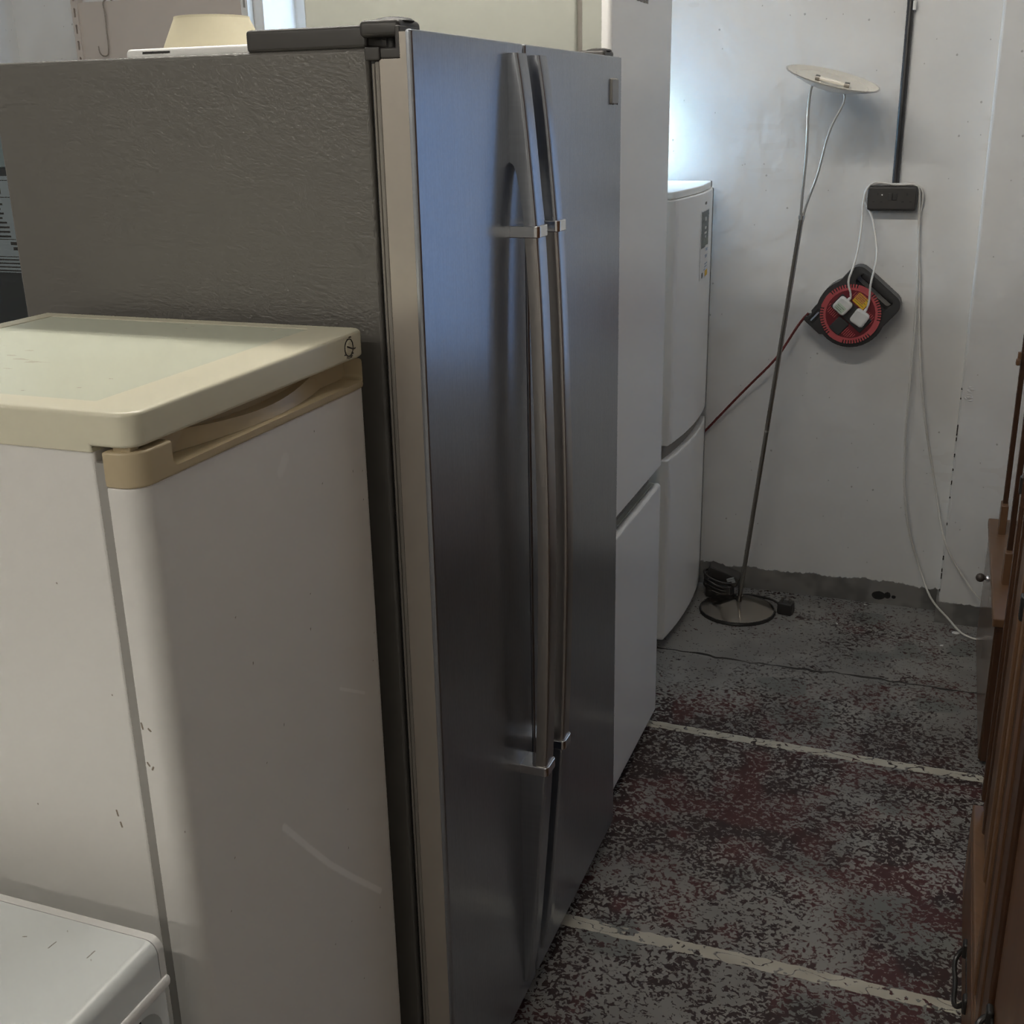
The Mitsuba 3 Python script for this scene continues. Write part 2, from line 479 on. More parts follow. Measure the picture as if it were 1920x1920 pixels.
part('wall_pier', 'plaster_chip', cat(*[flake(0.078 + 0.018 * rg.random(), 0.742 + 0.045 * rg.random(), 0.006 + 0.010 * rg.random(), 0.003 + 0.006 * rg.random(), 0.004) for _ in range(9)]), 'mat_wall', smooth=False, label='rough patch of chipped plaster on the pier edge', kind='stuff')
part('wall_pier', 'chipped_edge', cat(*[rb(XP - 0.0012, XP + 0.002, YP + 0.0005, YP + 0.004, z, z + h, 0.0008, 6) for z, h in ((0.745, 0.006), (0.775, 0.006), (0.630, 0.035), (0.612, 0.012), (0.560, 0.012), (0.515, 0.008), (0.470, 0.014), (0.425, 0.006), (0.335, 0.008), (0.215, 0.016), (0.175, 0.012), (0.150, 0.02), (0.105, 0.01))]), 'mat_print', smooth=False, label='dark chipped marks down the pier edge', kind='stuff')

# back window with frosted panes
fr = mbox(WX0, WX1, YW + 0.22, YW + 0.27, WZ0, WZ1)
gx = [WX0 + 0.05, (WX0 + WX1) / 2 - 0.02, (WX0 + WX1) / 2 + 0.02, WX1 - 0.05]
cuts = [mbox(gx[0], gx[1], YW, YW + 0.4, WZ0 + 0.05, WZ1 - 0.05), mbox(gx[2], gx[3], YW, YW + 0.4, WZ0 + 0.05, WZ1 - 0.05)]
for c in cuts: fr = fr - c
struct('window_1__frame', fr, 'mat_white_trim')
labels['window_1'] = {'kind': 'structure', 'label': 'white framed window with frosted panes in the back wall'}
labels.pop('window_1__frame')
for i in (0, 1):
    a, b = gx[2 * i], gx[2 * i + 1]
    k = 'window_1__pane' + ('' if i == 0 else '_001')
    v = np.array([[a, YW + 0.245, WZ0 + 0.05], [b, YW + 0.245, WZ0 + 0.05], [b, YW + 0.245, WZ1 - 0.05], [a, YW + 0.245, WZ1 - 0.05]])
    scene[k] = mikit.ply((v, np.array([[0, 1, 2], [0, 2, 3]])), 'mat_bulb')
    scene[k]['emitter'] = {'type': 'area', 'radiance': rgb(*PANE)}


fr = mbox(0.34, 0.80, YP + 0.06, YP + 0.09, 0.75, 1.80) - mbox(0.37, 0.77, YP, YP + 0.2, 0.78, 1.77)
struct('window_2__frame', fr, 'mat_white_trim')
labels.pop('window_2__frame')
labels['window_2'] = {'kind': 'structure', 'label': 'small frosted window in the wall pier behind the sideboard'}
v = np.array([[0.37, YP + 0.075, 0.78], [0.77, YP + 0.075, 0.78], [0.77, YP + 0.075, 1.77], [0.37, YP + 0.075, 1.77]])
scene['window_2__pane'] = mikit.ply((v, np.array([[0, 1, 2], [0, 2, 3]])), 'mat_bulb')
scene['window_2__pane']['emitter'] = {'type': 'area', 'radiance': rgb(*PANE2)}


# ------------------------------------------------------------------ lamps of the room
def batten(cx, cy, half, label, twin=False):
    t = thing('fluorescent_batten', label, 'ceiling light', 'fluorescent battens on the ceiling')
    part(t, 'housing', rb(cx - half - 0.03, cx + half + 0.03, cy - 0.05, cy + 0.05, ZC - 0.055, ZC, 0.008), 'mat_white_trim')
    for off in ((-0.024, 0.024) if twin else (0.0,)):
        for s in (-1, 1):
            part(t, 'end_cap', rb(cx + s * half - 0.012, cx + s * half + 0.012, cy + off - 0.016, cy + off + 0.016, ZC - 0.1, ZC - 0.05, 0.004), 'mat_white_trim')
        k = part(t, 'tube', cyl((cx - half, cy + off, ZC - 0.085), (cx + half, cy + off, ZC - 0.085), 0.013, 16), 'mat_bulb', smooth=60)
        scene[k]['emitter'] = {'type': 'area', 'radiance': rgb(*TUBE)}


batten(-0.95, 1.82, 0.87, 'white twin fluorescent batten on the ceiling above the steel refrigerator', True)
batten(-1.4, -0.75, 0.95, 'white fluorescent batten on the ceiling just left of the camera')
batten(-1.4, -1.8, 0.95, 'white fluorescent batten on the ceiling behind the camera')

t = thing('bulkhead_lamp', 'small cool white bulkhead lamp on the back wall above the small fridge freezer', 'wall lamp')
BX, BZ = -1.03, 1.555
part(t, 'base', rb(BX - 0.09, BX + 0.07, YW - 0.02, YW, BZ - 0.06, BZ + 0.06, 0.008), 'mat_white_trim')
k = part(t, 'diffuser', place(lathe([[0, 0.055], [0.025, 0.05], [0.042, 0.03], [0.048, 0.0], [0, 0]], 24), frame((BX + 0.01, YW - 0.02, BZ), (1, 0, 0), (0, 0, 1), (0, -1, 0))), 'mat_bulb', smooth=60)
scene[k]['emitter'] = {'type': 'area', 'radiance': rgb(*BULK)}

# ------------------------------------------------------------------ steel side-by-side refrigerator
FX, FB = -0.612, -0.677         # door front plane, body front plane
FY0, FY1 = 1.313, 2.232
t = thing('refrigerator', 'wide side-by-side steel refrigerator with grey side and two long bar handles', 'refrigerator')
part(t, 'cabinet', rb(-1.253, FB, FY0 + 0.015, FY1 - 0.005, 0.05, 1.678, 0.006), 'mat_body_grey', label='grey painted cabinet')
part(t, 'frame_gap', bx(FB - 0.002, -0.667, FY0 + 0.022, FY1 - 0.02, 0.07, 1.672), 'mat_gap')
part(t, 'plinth', rb(-1.24, -0.70, FY0 + 0.03, FY1 - 0.02, 0.0, 0.052, 0.004), 'mat_black_plastic')
YS0, YS1 = 1.692, 1.702
for i, (y0, y1) in enumerate(((FY0, YS0), (YS1, FY1))):
    skin = rprism(rpoly(-0.6195, FX, y0, y1, 0.0045, ('10', '11')), 0.05, 1.6955, 0.0025)
    d = part(t, 'door', skin, 'mat_steel', label='brushed steel door')
    core = mbox(-0.655, -0.6190, y0 + 0.001, y1 - 0.001, 0.052, 1.693)
    oy = y0 if i == 0 else y1
    core = core - mbox(-0.7, -0.628, oy - 0.06, oy + 0.06, 1.664, 1.8)
    part(d, 'side_trim', core, 'mat_steel_side', smooth=False)
    g1 = rb(-0.6672, -0.6632, y0 + 0.004, y1 - 0.004, 0.06, 1.66, 0.0015, 8)
    g2 = rb(-0.6622, -0.6556, y0 + 0.002, y1 - 0.002, 0.06, 1.662, 0.002, 8)
    parts(d, 'gasket', [g1, g2], 'mat_gasket')
    # bar handle: tapered ends fixed to the door, chrome brackets, arched grip
    hy0, hy1 = (1.628, 1.668) if i == 0 else (1.722, 1.757)
    hk = lambda nm, m, mt, lb=None: part(d, nm, m, mt, label=lb, smooth=30)
    zz = np.array([0.085, 0.12, 0.30, 0.53, 0.75, 0.95, 1.10, 1.23, 1.445, 1.55, 1.65, 1.681])
    dd = np.array([0.006, 0.012, 0.030, 0.046, 0.053, 0.0555, 0.0535, 0.0500, 0.0400, 0.031, 0.020, 0.0150])
    from scipy.interpolate import CubicSpline
    cs = CubicSpline(zz, dd)

    def bar(z0, z1, inner, n=26, cut=None):
        secs = []
        for z in np.linspace(z0, z1, n):
            o = FX + float(cs(z)); q = FX + inner(z)
            c = 0.0065; c2 = 0.004
            secs.append([(q, hy0, z), (o - c, hy0, z), (o - c * 0.35, hy0 + c * 0.35, z), (o, hy0 + c, z), (o, hy1 - c2, z), (o - c2, hy1, z), (q, hy1, z)])
        return loft(secs)

    grip = lambda z: float(cs(z)) - 0.0195
    up = lambda z: max(-0.0005, min(float(cs(z)) - 0.0175, 0.060 * max(0.0, 1.535 - z) ** 0.42 * 0.95)) if z < 1.535 else -0.0005
    hk('handle', bar(0.545, 1.428, grip, 60), 'mat_handle', 'arched steel bar grip')
    hk('handle_end', bar(1.4445, 1.681, up, 48), 'mat_steel', 'tapered upper handle end')
    hk('handle_end', bar(0.085, 0.528, lambda z: -0.0005, 24), 'mat_steel', 'tapered lower handle end')
    for z in (1.4365, 0.5365):
        o = FX + float(cs(z))
        br = rprism(rpoly(FX - 0.001, o + 0.004, hy0 - 0.003, hy1 + 0.003, 0.008, ('10', '11')), z - 0.0085, z + 0.0085, 0.0015)
        hk('bracket', br, 'mat_chrome', 'chrome handle bracket')

# embossed badge on the far door (relief only, as in the photograph)
bd = 'refrigerator__door_001'
part(bd, 'badge', rb(FX - 0.001, FX + 0.0035, 2.152, 2.196, 1.613, 1.658, 0.003, 12), 'mat_badge', label='small embossed silver badge')
bars = []
for k in range(5):
    z = 1.6535 - 0.0085 * k
    for s in (-1, 1):
        q = rb(-0.0008, 0.0012, -0.008, 0.008, -0.0011, 0.0011, 0.0006, 8)
        q = q.rotate((35 * s * (1 if k % 2 else -1), 0, 0)).translate((FX + 0.0037, 2.174 + 0.009 * s, z - 0.002))
        bars.append(q)
part(bd, 'badge_relief', cat(*bars), 'mat_print', kind='stuff')

# hinge covers
for hx0, y0, y1, far in ((-0.845, FY0 + 0.016, FY0 + 0.105, False), (-0.800, FY1 - 0.10, FY1 - 0.006, True)):
    c = part(t, 'hinge_cover', rb(hx0, -0.678, y0, y1, 1.677, 1.7035, 0.005), 'mat_dark_plastic', label='dark plastic hinge cover')
    ym = y0 - 0.012 if not far else y1 - 0.05
    head = rb(-0.682, -0.629, ym, ym + 0.062, 1.688, 1.7075, 0.006)
    dome = place(lathe([[0, 0.005], [0.012, 0.0046], [0.021, 0.0028], [0.025, 0.0], [0, -0.004]], 28), frame((-0.650, ym + 0.031, 1.7065), (1, 0, 0), (0, 1, 0), (0, 0, 1)))
    part(c, 'hinge_head', cat(head, dome), 'mat_dark_plastic')
    if not far:
        br = rb(-0.669, -0.628, FY0 + 0.001, FY0 + 0.055, 1.664, 1.6765, 0.0025)
        tip = rb(-0.673, -0.653, FY0 - 0.002, FY0 + 0.04, 1.6625, 1.6775, 0.002)
        post = rb(-0.634, -0.627, FY0 + 0.001, FY0 + 0.055, 1.664, 1.700, 0.002)
        pin = cyl((-0.650, FY0 + 0.03, 1.66), (-0.650, FY0 + 0.03, 1.695), 0.008, 16)
        part(c, 'hinge_bracket', cat(br, tip, post), 'mat_dark_plastic')
        part(c, 'hinge_pin', pin, 'mat_gap')

# ------------------------------------------------------------------ tall white fridge freezer behind it
t = thing('tall_fridge_freezer', 'tall white fridge freezer standing just beyond the steel refrigerator', 'refrigerator')
TX, TY0, TY1 = -0.652, 2.300, 2.808
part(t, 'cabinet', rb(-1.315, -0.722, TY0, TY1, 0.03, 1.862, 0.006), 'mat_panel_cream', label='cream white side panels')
part(t, 'door_seal', bx(-0.724, -0.710, TY0 + 0.008, TY1 - 0.008, 0.05, 1.85), 'mat_gasket')
for z0, z1, nm in ((0.738, 1.862, 'upper'), (0.03, 0.690, 'lower')):
    d = part(t, 'door', rprism(rpoly(-0.672, TX, TY0, TY1, 0.009, ('10', '11')), z0, z1, 0.004 if z0 > 0.5 else 0.008), 'mat_white', label=f'glossy white {nm} door')
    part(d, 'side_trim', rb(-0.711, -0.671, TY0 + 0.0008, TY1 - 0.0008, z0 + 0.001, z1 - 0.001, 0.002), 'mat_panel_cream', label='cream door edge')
part(t, 'finger_recess', bx(-0.712, -0.684, TY0 + 0.004, TY1 - 0.004, 0.685, 0.742), 'mat_gasket')
parts(t, 'foot', [cyl((x, y, 0), (x, y, 0.035), 0.018, 16) for x in (-1.27, -0.75) for y in (TY0 + 0.05, TY1 - 0.05)], 'mat_black_plastic')
part('tall_fridge_freezer__door', 'emblem', cat(*[rb(TX - 0.0005, TX + 0.0012, 2.487 + 0.024 * k, 2.505 + 0.024 * k, 1.813, 1.836, 0.0005, 8) for k in range(4)]), 'mat_gasket', label='small grey raised emblem', kind='stuff')

# ------------------------------------------------------------------ small white fridge freezer by the wall
t = thing('small_fridge_freezer', 'small white bow-fronted fridge freezer with a sticker, against the back wall', 'refrigerator')
SX, SY0, SY1, SZ = -0.735, 3.232, 3.800, 1.388


def bow(x0, x1, bulge, r=0.012, n=14):
    out = [(x0, SY0), (x0, SY1)]
    ys = np.linspace(SY1 - 0.004, SY0 + 0.004, n)
    out = [(x0, SY1)] + [(x1 + bulge * (1 - ((y - (SY0 + SY1) / 2) / ((SY1 - SY0) / 2)) ** 2), y) for y in ys] + [(x0, SY0)]
    return Polygon(out[::-1])


part(t, 'cabinet', rb(-1.30, -0.795, SY0, SY1, 0.03, SZ - 0.022, 0.006), 'mat_white_soft')
part(t, 'top', rprism(bow(-1.31, SX - 0.006, 0.018), SZ - 0.020, SZ, 0.004), 'mat_white_soft', label='white top panel')
part(t, 'door', rprism(bow(-0.788, SX, 0.020), 0.664, SZ - 0.021, 0.004), 'mat_white_soft', label='bowed white upper door')
part(t, 'door', rprism(bow(-0.788, SX, 0.020), 0.035, 0.622, 0.006), 'mat_white_soft', label='bowed white freezer door')
part(t, 'finger_recess', rprism(bow(-0.79, SX - 0.018, 0.018), 0.618, 0.668, 0.002), 'mat_gasket', label='grey recessed grip strip')
parts(t, 'foot', [cyl((x, y, 0), (x, y, 0.035), 0.018, 16) for x in (-1.25, -0.83) for y in (SY0 + 0.05, SY1 - 0.05)], 'mat_black_plastic')


def bowx(y): return SX + 0.020 * (1 - ((y - (SY0 + SY1) / 2) / ((SY1 - SY0) / 2)) ** 2)


def patch(y0, y1, z0, z1, off, n=6, poly=None):
    ys = np.linspace(y0, y1, n)
    v, f = [], []
    for y in ys: v += [(bowx(y) + off, y, z0), (bowx(y) + off, y, z1)]
    for i in range(n - 1): f += [[2 * i, 2 * i + 2, 2 * i + 3], [2 * i, 2 * i + 3, 2 * i + 1]]
    m = trimesh.Trimesh(np.array(v), np.array(f), process=False)
    b = m.copy(); b.vertices[:, 0] -= off * 0.9
    b.invert()
    return cat(m, b)


sd = 'small_fridge_freezer__door'
st = part(sd, 'sticker', patch(3.515, 3.665, 1.110, 1.315, 0.0006), 'mat_paper', label='tall printed sticker with green top and yellow corner')
items = [('mat_sticker_green', [(3.525, 3.652, 1.205, 1.312)]),
         ('mat_sticker_leaf', [(3.54 + 0.03 * k, 3.56 + 0.03 * k, 1.208 + 0.004 * (k % 2), 1.226 + 0.003 * (k % 3)) for k in range(4)])]
part(sd, 'sticker_print', patch(3.525, 3.652, 1.204, 1.312, 0.0010), 'mat_sticker_green', label='dark green printed field')
part(sd, 'sticker_print', cat(*[patch(3.545 + 0.025 * k, 3.562 + 0.025 * k, 1.210, 1.224 + 0.006 * (k % 2), 0.0013, 3) for k in range(4)]), 'mat_sticker_leaf')
part(sd, 'sticker_print', cat(patch(3.58, 3.602, 1.283, 1.294, 0.0013, 3), patch(3.578, 3.606, 1.258, 1.266, 0.0013, 3), patch(3.57, 3.612, 1.244, 1.250, 0.0013, 3), patch(3.585, 3.60, 1.232, 1.239, 0.0013, 3),
                              patch(3.59, 3.652, 1.186, 1.208, 0.0013, 4)), 'mat_paper')
part(sd, 'sticker_print', cat(patch(3.60, 3.64, 1.190, 1.200, 0.0016, 3), patch(3.595, 3.635, 1.170, 1.180, 0.0013, 3), patch(3.59, 3.645, 1.150, 1.154, 0.0013, 3), patch(3.585, 3.63, 1.142, 1.146, 0.0013, 3), patch(3.575, 3.61, 1.134, 1.138, 0.0013, 3)), 'mat_sticker_blue')
part(sd, 'sticker_print', patch(3.60, 3.655, 1.114, 1.132, 0.0013, 3), 'mat_yellow', label='yellow printed corner')
part(sd, 'sticker_print', patch(3.545, 3.565, 1.114, 1.130, 0.0013, 3), 'mat_sticker_green')
part(sd, 'logo_mark', patch(3.575, 3.605, 1.330, 1.338, 0.0008, 3), 'mat_gasket')

# ------------------------------------------------------------------ cream-topped upright freezer in front
t = thing('upright_freezer', 'white upright freezer with yellowed cream top and tan grip strip, nearest the steel refrigerator', 'freezer')
GX, GY0, GY1 = -0.683, 0.829, 1.290
part(t, 'cabinet', rb(-1.175, -0.7305, GY0 + 0.002, GY1 - 0.002, 0.03, 1.322, 0.004), 'mat_freezer_white', label='white side panels')
part(t, 'door_seal', bx(-0.7312, -0.7178, GY0 + 0.003, GY1 - 0.003, 0.06, 1.30), 'mat_seal')
plan = rpoly(-0.7185, GX, GY0, GY1, 0.024, ('10', '11'), 10)
dr_ = part(t, 'door', rprism(plan, 0.05, 1.2775, 0.002), 'mat_freezer_white', label='white door')
# worktop lid with rounded corners and a sunken lighter inset
lid = rprism(rpoly(-1.180, GX + 0.001, GY0 - 0.001, GY1 + 0.001, 0.020, ('10', '11'), 8), 1.3165, 1.350, 0.004)
skirt = rprism(rpoly(-1.180, -0.730, GY0 - 0.001, GY1 + 0.001, 0.003), 1.3105, 1.335, 0.001)
ins = rprism(rpoly(-1.150, -0.748, GY0 + 0.036, GY1 - 0.024, 0.004), 1.3488, 1.36, 0.0005)
lidm = (lid + skirt) - ins
ld = part(t, 'lid', lidm, 'mat_lid_cream', label='cream plastic worktop')
part(ld, 'inset_panel', rprism(rpoly(-1.1497, -0.7483, GY0 + 0.0363, GY1 - 0.0243, 0.004), 1.346, 1.34935, 0.0004), 'mat_lid_inset', label='pale inset panel of the top')
# grip strip: rounded, with a wide scooped recess
strip = rprism(rpoly(-0.7185, GX + 0.002, GY0 - 0.001, GY1 + 0.001, 0.024, ('10', '11'), 10), 1.2775, 1.3125, 0.0025)
rec = prism(Polygon(list(sbox(0.885, 1.3, 1.277, 1.34).exterior.coords)), 'x', -0.712, -0.66)
ra = rpoly(0.882, 1.279, 1.2865, 1.345, 0.008, ('00', '10'))
recm = m3.Manifold.extrude(m3.CrossSection([np.array(ra.exterior.coords)[:-1]]), 0.06).transform(np.array([[0, 0, 1, -0.711], [1, 0, 0, 0], [0, 1, 0, 0.0]]))
gs = part(t, 'grip_strip', strip - recm, 'mat_strip_tan', label='tan plastic grip strip')
ys = np.linspace(0.884, 1.277, 40)
tt = np.clip((ys - 0.93) / (1.215 - 0.93), 0, 1)
bul = -0.7105 + 0.021 * np.sin(np.pi * np.clip(tt, 0, 1)) ** 0.8
topz = 1.3085 - 0.012 * np.sin(np.pi * np.clip((ys - 0.9) / 0.31, 0, 1)) ** 1.3 * np.linspace(0.5, 1, len(ys))
secs = [[(-0.712, y, 1.2868), (b, y, 1.2868), (b - 0.004, y, z), (-0.712, y, z)] for y, b, z in zip(ys, bul, topz)]
part(gs, 'scoop', loft(secs), 'mat_strip_tan')
part(t, 'lid_pin', rb(-0.712, -0.692, GY0 + 0.006, GY0 + 0.02, 1.311, 1.318, 0.002), 'mat_strip_tan')
# thermostat dial on the front edge of the lid
DY, DZ = 1.244, 1.3335
ring = lathe([[0.0098, 0], [0.0112, 0], [0.0112, 0.0006], [0.0098, 0.0006], [0.0098, 0]], 32)
fx = lambda q: frame((GX + 0.001, DY, DZ + q), (0, 1, 0), (0, 0, 1), (1, 0, 0))
dl = part(ld, 'dial', place(lathe([[0, 0.0016], [0.0072, 0.0014], [0.0080, 0.0006], [0.0082, -0.001], [0, -0.001]], 28), fx(0.0)), 'mat_lid_cream', label='small round thermostat dial')
prints = [place(ring, fx(0))]
sl = rb(-0.0076, 0.0076, -0.0009, 0.0009, 0.0012, 0.0020, 0.0003, 8)
prints.append(place(sl.rotate((0, 0, -20)), fx(0)))
for ang, L in ((75, 0.006), (-15, 0.005), (215, 0.004), (245, 0.002), (262, 0.002), (285, 0.004), (300, 0.0035), (318, 0.003)):
    c = m3.Manifold.cube((L, 0.0014, 0.0005), True).translate((0, 0, 0.0003))
    a = math.radians(ang)
    prints.append(place(c.translate((0.0145 * math.cos(a) * (0.85 if ang > 100 else 1), 0.0128 * math.sin(a), 0)), fx(0)))
part(ld, 'dial_marks', cat(*prints), 'mat_print', label='dark printed dial ring and marks', smooth=False, kind='stuff')

# ------------------------------------------------------------------ washing machine in the corner of the view
t = thing('washing_machine', 'white washing machine with scratched flat top beside the upright freezer', 'washing machine')
MX, MY0, MY1, MZ = -0.6575, 0.150, 0.748, 0.85
part(t, 'cabinet', rb(-1.24, -0.690, MY0 + 0.004, MY1 - 0.004, 0.02, 0.806, 0.006), 'mat_washer')
prof = []
for k in range(9):
    a = math.radians(90 - 90 * k / 8); prof.append((MX - 0.013 + 0.013 * math.cos(a), MZ - 0.014 + 0.014 * math.sin(a)))
top = Polygon([(-1.25, 0.806), (-1.25, MZ)] + prof + [(MX, 0.806)])
part(t, 'top', prism(top, 'y', MY0 + 0.008, MY1 - 0.0095), 'mat_washer', label='flat white worktop with a rounded front')
parts(t, 'top_rim', [prism(top, 'y', MY1 - 0.0085, MY1), prism(top, 'y', MY0, MY0 + 0.007)], 'mat_washer_rim', label='white end rims of the top')
ridge = rb(-0.70, MX + 0.004, MY0, MY1 + 0.002, 0.793, 0.806, 0.005)
part(t, 'front_ridge', ridge, 'mat_washer_rim')
fp = m3.Manifold(m3.Mesh(np.array(tm(rb(-0.70, MX - 0.002, MY0 + 0.002, MY1, 0.68, 0.796, 0.006)).vertices, np.float32), np.array(tm(rb(-0.70, MX - 0.002, MY0 + 0.002, MY1, 0.68, 0.796, 0.006)).faces, np.uint32)))
slot = rpoly(0.42, 0.734, 0.690, 0.783, 0.028)
slm = m3.Manifold.extrude(m3.CrossSection([np.array(slot.exterior.coords)[:-1]]), 0.06).transform(np.array([[0, 0, 1, -0.69], [1, 0, 0, 0], [0, 1, 0, 0.0]]))
part(t, 'control_panel', fp - slm, 'mat_washer', label='front panel with a dark grip recess')
part(t, 'grip_recess', bx(-0.692, -0.686, 0.41, 0.738, 0.685, 0.788), 'mat_gap', label='dark recess')
part(t, 'front', rb(-0.70, MX - 0.004, MY0 + 0.002, MY1, 0.02, 0.676, 0.008), 'mat_washer')
parts(t, 'foot', [cyl((x, y, 0), (x, y, 0.03), 0.02, 16) for x in (-1.18, -0.73) for y in (MY0 + 0.06, MY1 - 0.06)], 'mat_black_plastic')

# ------------------------------------------------------------------ floor lamp
t = thing('floor_lamp', 'leaning steel uplighter floor lamp with a tilted dish in front of the back wall', 'floor lamp')
LB = np.array([-0.568, 3.615, 0.0])
part(t, 'base', place(lathe([[0, 0.0385], [0.012, 0.0375], [0.026, 0.0355], [0.040, 0.0330], [0.058, 0.0290], [0.075, 0.0246], [0.090, 0.0204], [0.105, 0.0159], [0.115, 0.0127], [0.122, 0.0102], [0.122, 0.004], [0, 0.004]], 64), frame(LB, (1, 0, 0), (0, 1, 0), (0, 0, 1))), 'mat_base_steel', label='round domed steel base')
part(t, 'base_rim', place(lathe([[0.110, 0.0], [0.126, 0.0], [0.127, 0.004], [0.1245, 0.0105], [0.1205, 0.0108], [0.110, 0.004], [0.110, 0]], 64), frame(LB, (1, 0, 0), (0, 1, 0), (0, 0, 1))), 'mat_black_plastic', label='black rubber base rim')
j0, j1 = LB + [0.004, 0, 0.034], np.array([-0.432, 3.60, 1.294])
pd = (j1 - j0) / np.linalg.norm(j1 - j0)
part(t, 'pole', cat(cyl(j0, j1, 0.0072, 20), cyl(j0, j0 + pd * 0.025, 0.010, 20)), 'mat_pole_steel')
parts(t, 'collar', [cyl(j1 - pd * 0.006, j1 + pd * 0.006, 0.0100, 20), cyl(j0 + pd * 0.60, j0 + pd * 0.606, 0.0082, 20)], 'mat_dish_steel')
nrm = np.array([0.262, -0.16, 0.95]); nrm /= np.linalg.norm(nrm)
dc = np.array([-0.369, 3.60, 1.677])
# shallow dish: outer shell, inner face, bulb
outer = [[0, -0.030], [0.035, -0.029], [0.075, -0.021], [0.110, -0.009], [0.134, 0.0], [0.136, 0.002], [0.132, 0.003]]
inner = [[0.108, -0.004], [0.072, -0.015], [0.060, -0.0185], [0, -0.022]]
DM = align_z(dc, nrm)
sh = part(t, 'dish', place(lathe(outer + [[0.108, -0.0042], [0.072, -0.0152], [0.060, -0.0187], [0, -0.0222], [0, -0.030]], 64), DM), 'mat_dish_steel', label='shallow steel dish')
part(sh, 'reflector', place(lathe([[0.1305, 0.0032], [0.108, -0.0034], [0.073, -0.0142], [0.058, -0.0152], [0.056, -0.018], [0, -0.0205], [0, -0.0215], [0.108, -0.0041], [0.1305, 0.0029]], 64), DM), 'mat_dish_white', label='off-white inner face of the dish')
xa = DM[:3, 0]; ya = DM[:3, 1]
bc = dc - nrm * 0.006
long = np.array([1.0, 0, 0]) - nrm * nrm[0]; long /= np.linalg.norm(long)
part(sh, 'bulb', cyl(bc - long * 0.036, bc + long * 0.036, 0.0055, 16), 'mat_bulb', label='slim halogen bulb')
parts(sh, 'lamp_holder', [cat(cyl(bc + long * 0.036, bc + long * 0.050, 0.0075, 12), cyl(bc + long * 0.045, bc + long * 0.045 - nrm * 0.014, 0.003, 8)), cat(cyl(bc - long * 0.048, bc - long * 0.036, 0.0075, 12), cyl(bc - long * 0.044, bc - long * 0.044 - nrm * 0.014, 0.003, 8))], 'mat_pole_steel')


def under(px, pz):          # point on the dish's underside with world x = px
    d = np.array([px - dc[0], 0, 0]); d[2] = -(nrm[0] * d[0]) / nrm[2]
    return dc + d - nrm * 0.022


r1, r2 = under(-0.418, 0), under(-0.328, 0)
a0 = j1 + pd * 0.004
part(t, 'rod', tube(smooth_path([a0 + [-0.003, 0, 0], a0 + [-0.0025, 0, 0.05], (r1 + a0) / 2 + [-0.002, 0, 0.02], r1 + [-0.006, 0, -0.03], r1 + [0.0, 0, -0.006], r1 + [0.022, 0, 0.0]], 60), 0.0042, 12), 'mat_dish_steel')
part(t, 'rod', tube(smooth_path([a0 + [0.004, 0, 0], a0 + [0.012, 0, 0.035], (r2 + a0) * 0.35 + a0 * 0.3 + [0.004, 0, 0], r2 * 0.8 + a0 * 0.2 + [0.001, 0, 0.0], r2 + [0.0, 0, -0.012], r2 + [-0.012, 0, 0.004]], 60), 0.0034, 12), 'mat_dish_steel')

# ------------------------------------------------------------------ black power supply heap and plug on the floor
t = thing('power_adapter', 'black power adapter with a white label in the corner behind the lamp base', 'power adapter')
part(t, 'body', place(rb(-0.055, 0.055, -0.03, 0.03, -0.02, 0.02, 0.006), frame((-0.640, 3.745, 0.075), (0.93, 0.1, -0.35), (-0.1, 0.99, 0.02), (0.35, 0.02, 0.93))), 'mat_black_plastic')
part(t, 'label_sticker', place(cat(*[bx(-0.013, 0.013, -0.0308, -0.0300, 0.001 * 0 - 0.010 + 0.0075 * k, -0.010 + 0.0075 * k + 0.0058) for k in range(3)]), frame((-0.612, 3.742, 0.067), (0.93, 0.1, 0.35), (-0.1, 0.99, 0.02), (-0.35, 0.02, 0.93))), 'mat_paper_grey', smooth=False, label='small white label', kind='stuff')
rg = np.random.default_rng(11)
loops = []
for k in range(4):
    th = np.linspace(0, 2 * math.pi * 1.15, 40) + rg.uniform(0, 6)
    rx, ry = 0.046 + 0.010 * rg.random(), 0.028 + 0.01 * rg.random()
    loops.append(tube(np.c_[-0.655 + rx * np.cos(th), 3.735 + ry * np.sin(th) - 0.004 * k, 0.010 + 0.016 * k + 0.03 * (np.cos(th + 3.4) + 1) / 2], 0.0038, 8))
part(t, 'coiled_cord', cat(*loops), 'mat_black_plastic', label='coiled black cord', kind='stuff')
part(t, 'lower_block', rb(-0.695, -0.605, 3.70, 3.77, 0.0, 0.05, 0.008), 'mat_black_plastic')

t = thing('mains_plug', 'black mains plug with short cord lying right of the lamp base', 'plug')
M = frame((-0.412, 3.645, 0.024), (0.98, -0.18, 0), (0.18, 0.98, 0), (0, 0, 1))
part(t, 'body', place(rb(-0.025, 0.025, -0.020, 0.020, -0.024, 0.018, 0.007), M), 'mat_black_plastic')
part(t, 'pin', place(rb(-0.016, -0.010, -0.004, 0.004, 0.015, 0.034, 0.001, 8), M), 'mat_pole_steel')
part(t, 'pin', place(rb(0.010, 0.016, -0.004, 0.004, 0.015, 0.034, 0.001, 8), M), 'mat_pole_steel')
part(t, 'cord', tube(smooth_path([(-0.432, 3.655, 0.024), (-0.455, 3.69, 0.020), (-0.49, 3.735, 0.008), (-0.54, 3.755, 0.0045), (-0.60, 3.70, 0.0045)], 40), 0.0038, 8), 'mat_black_plastic')

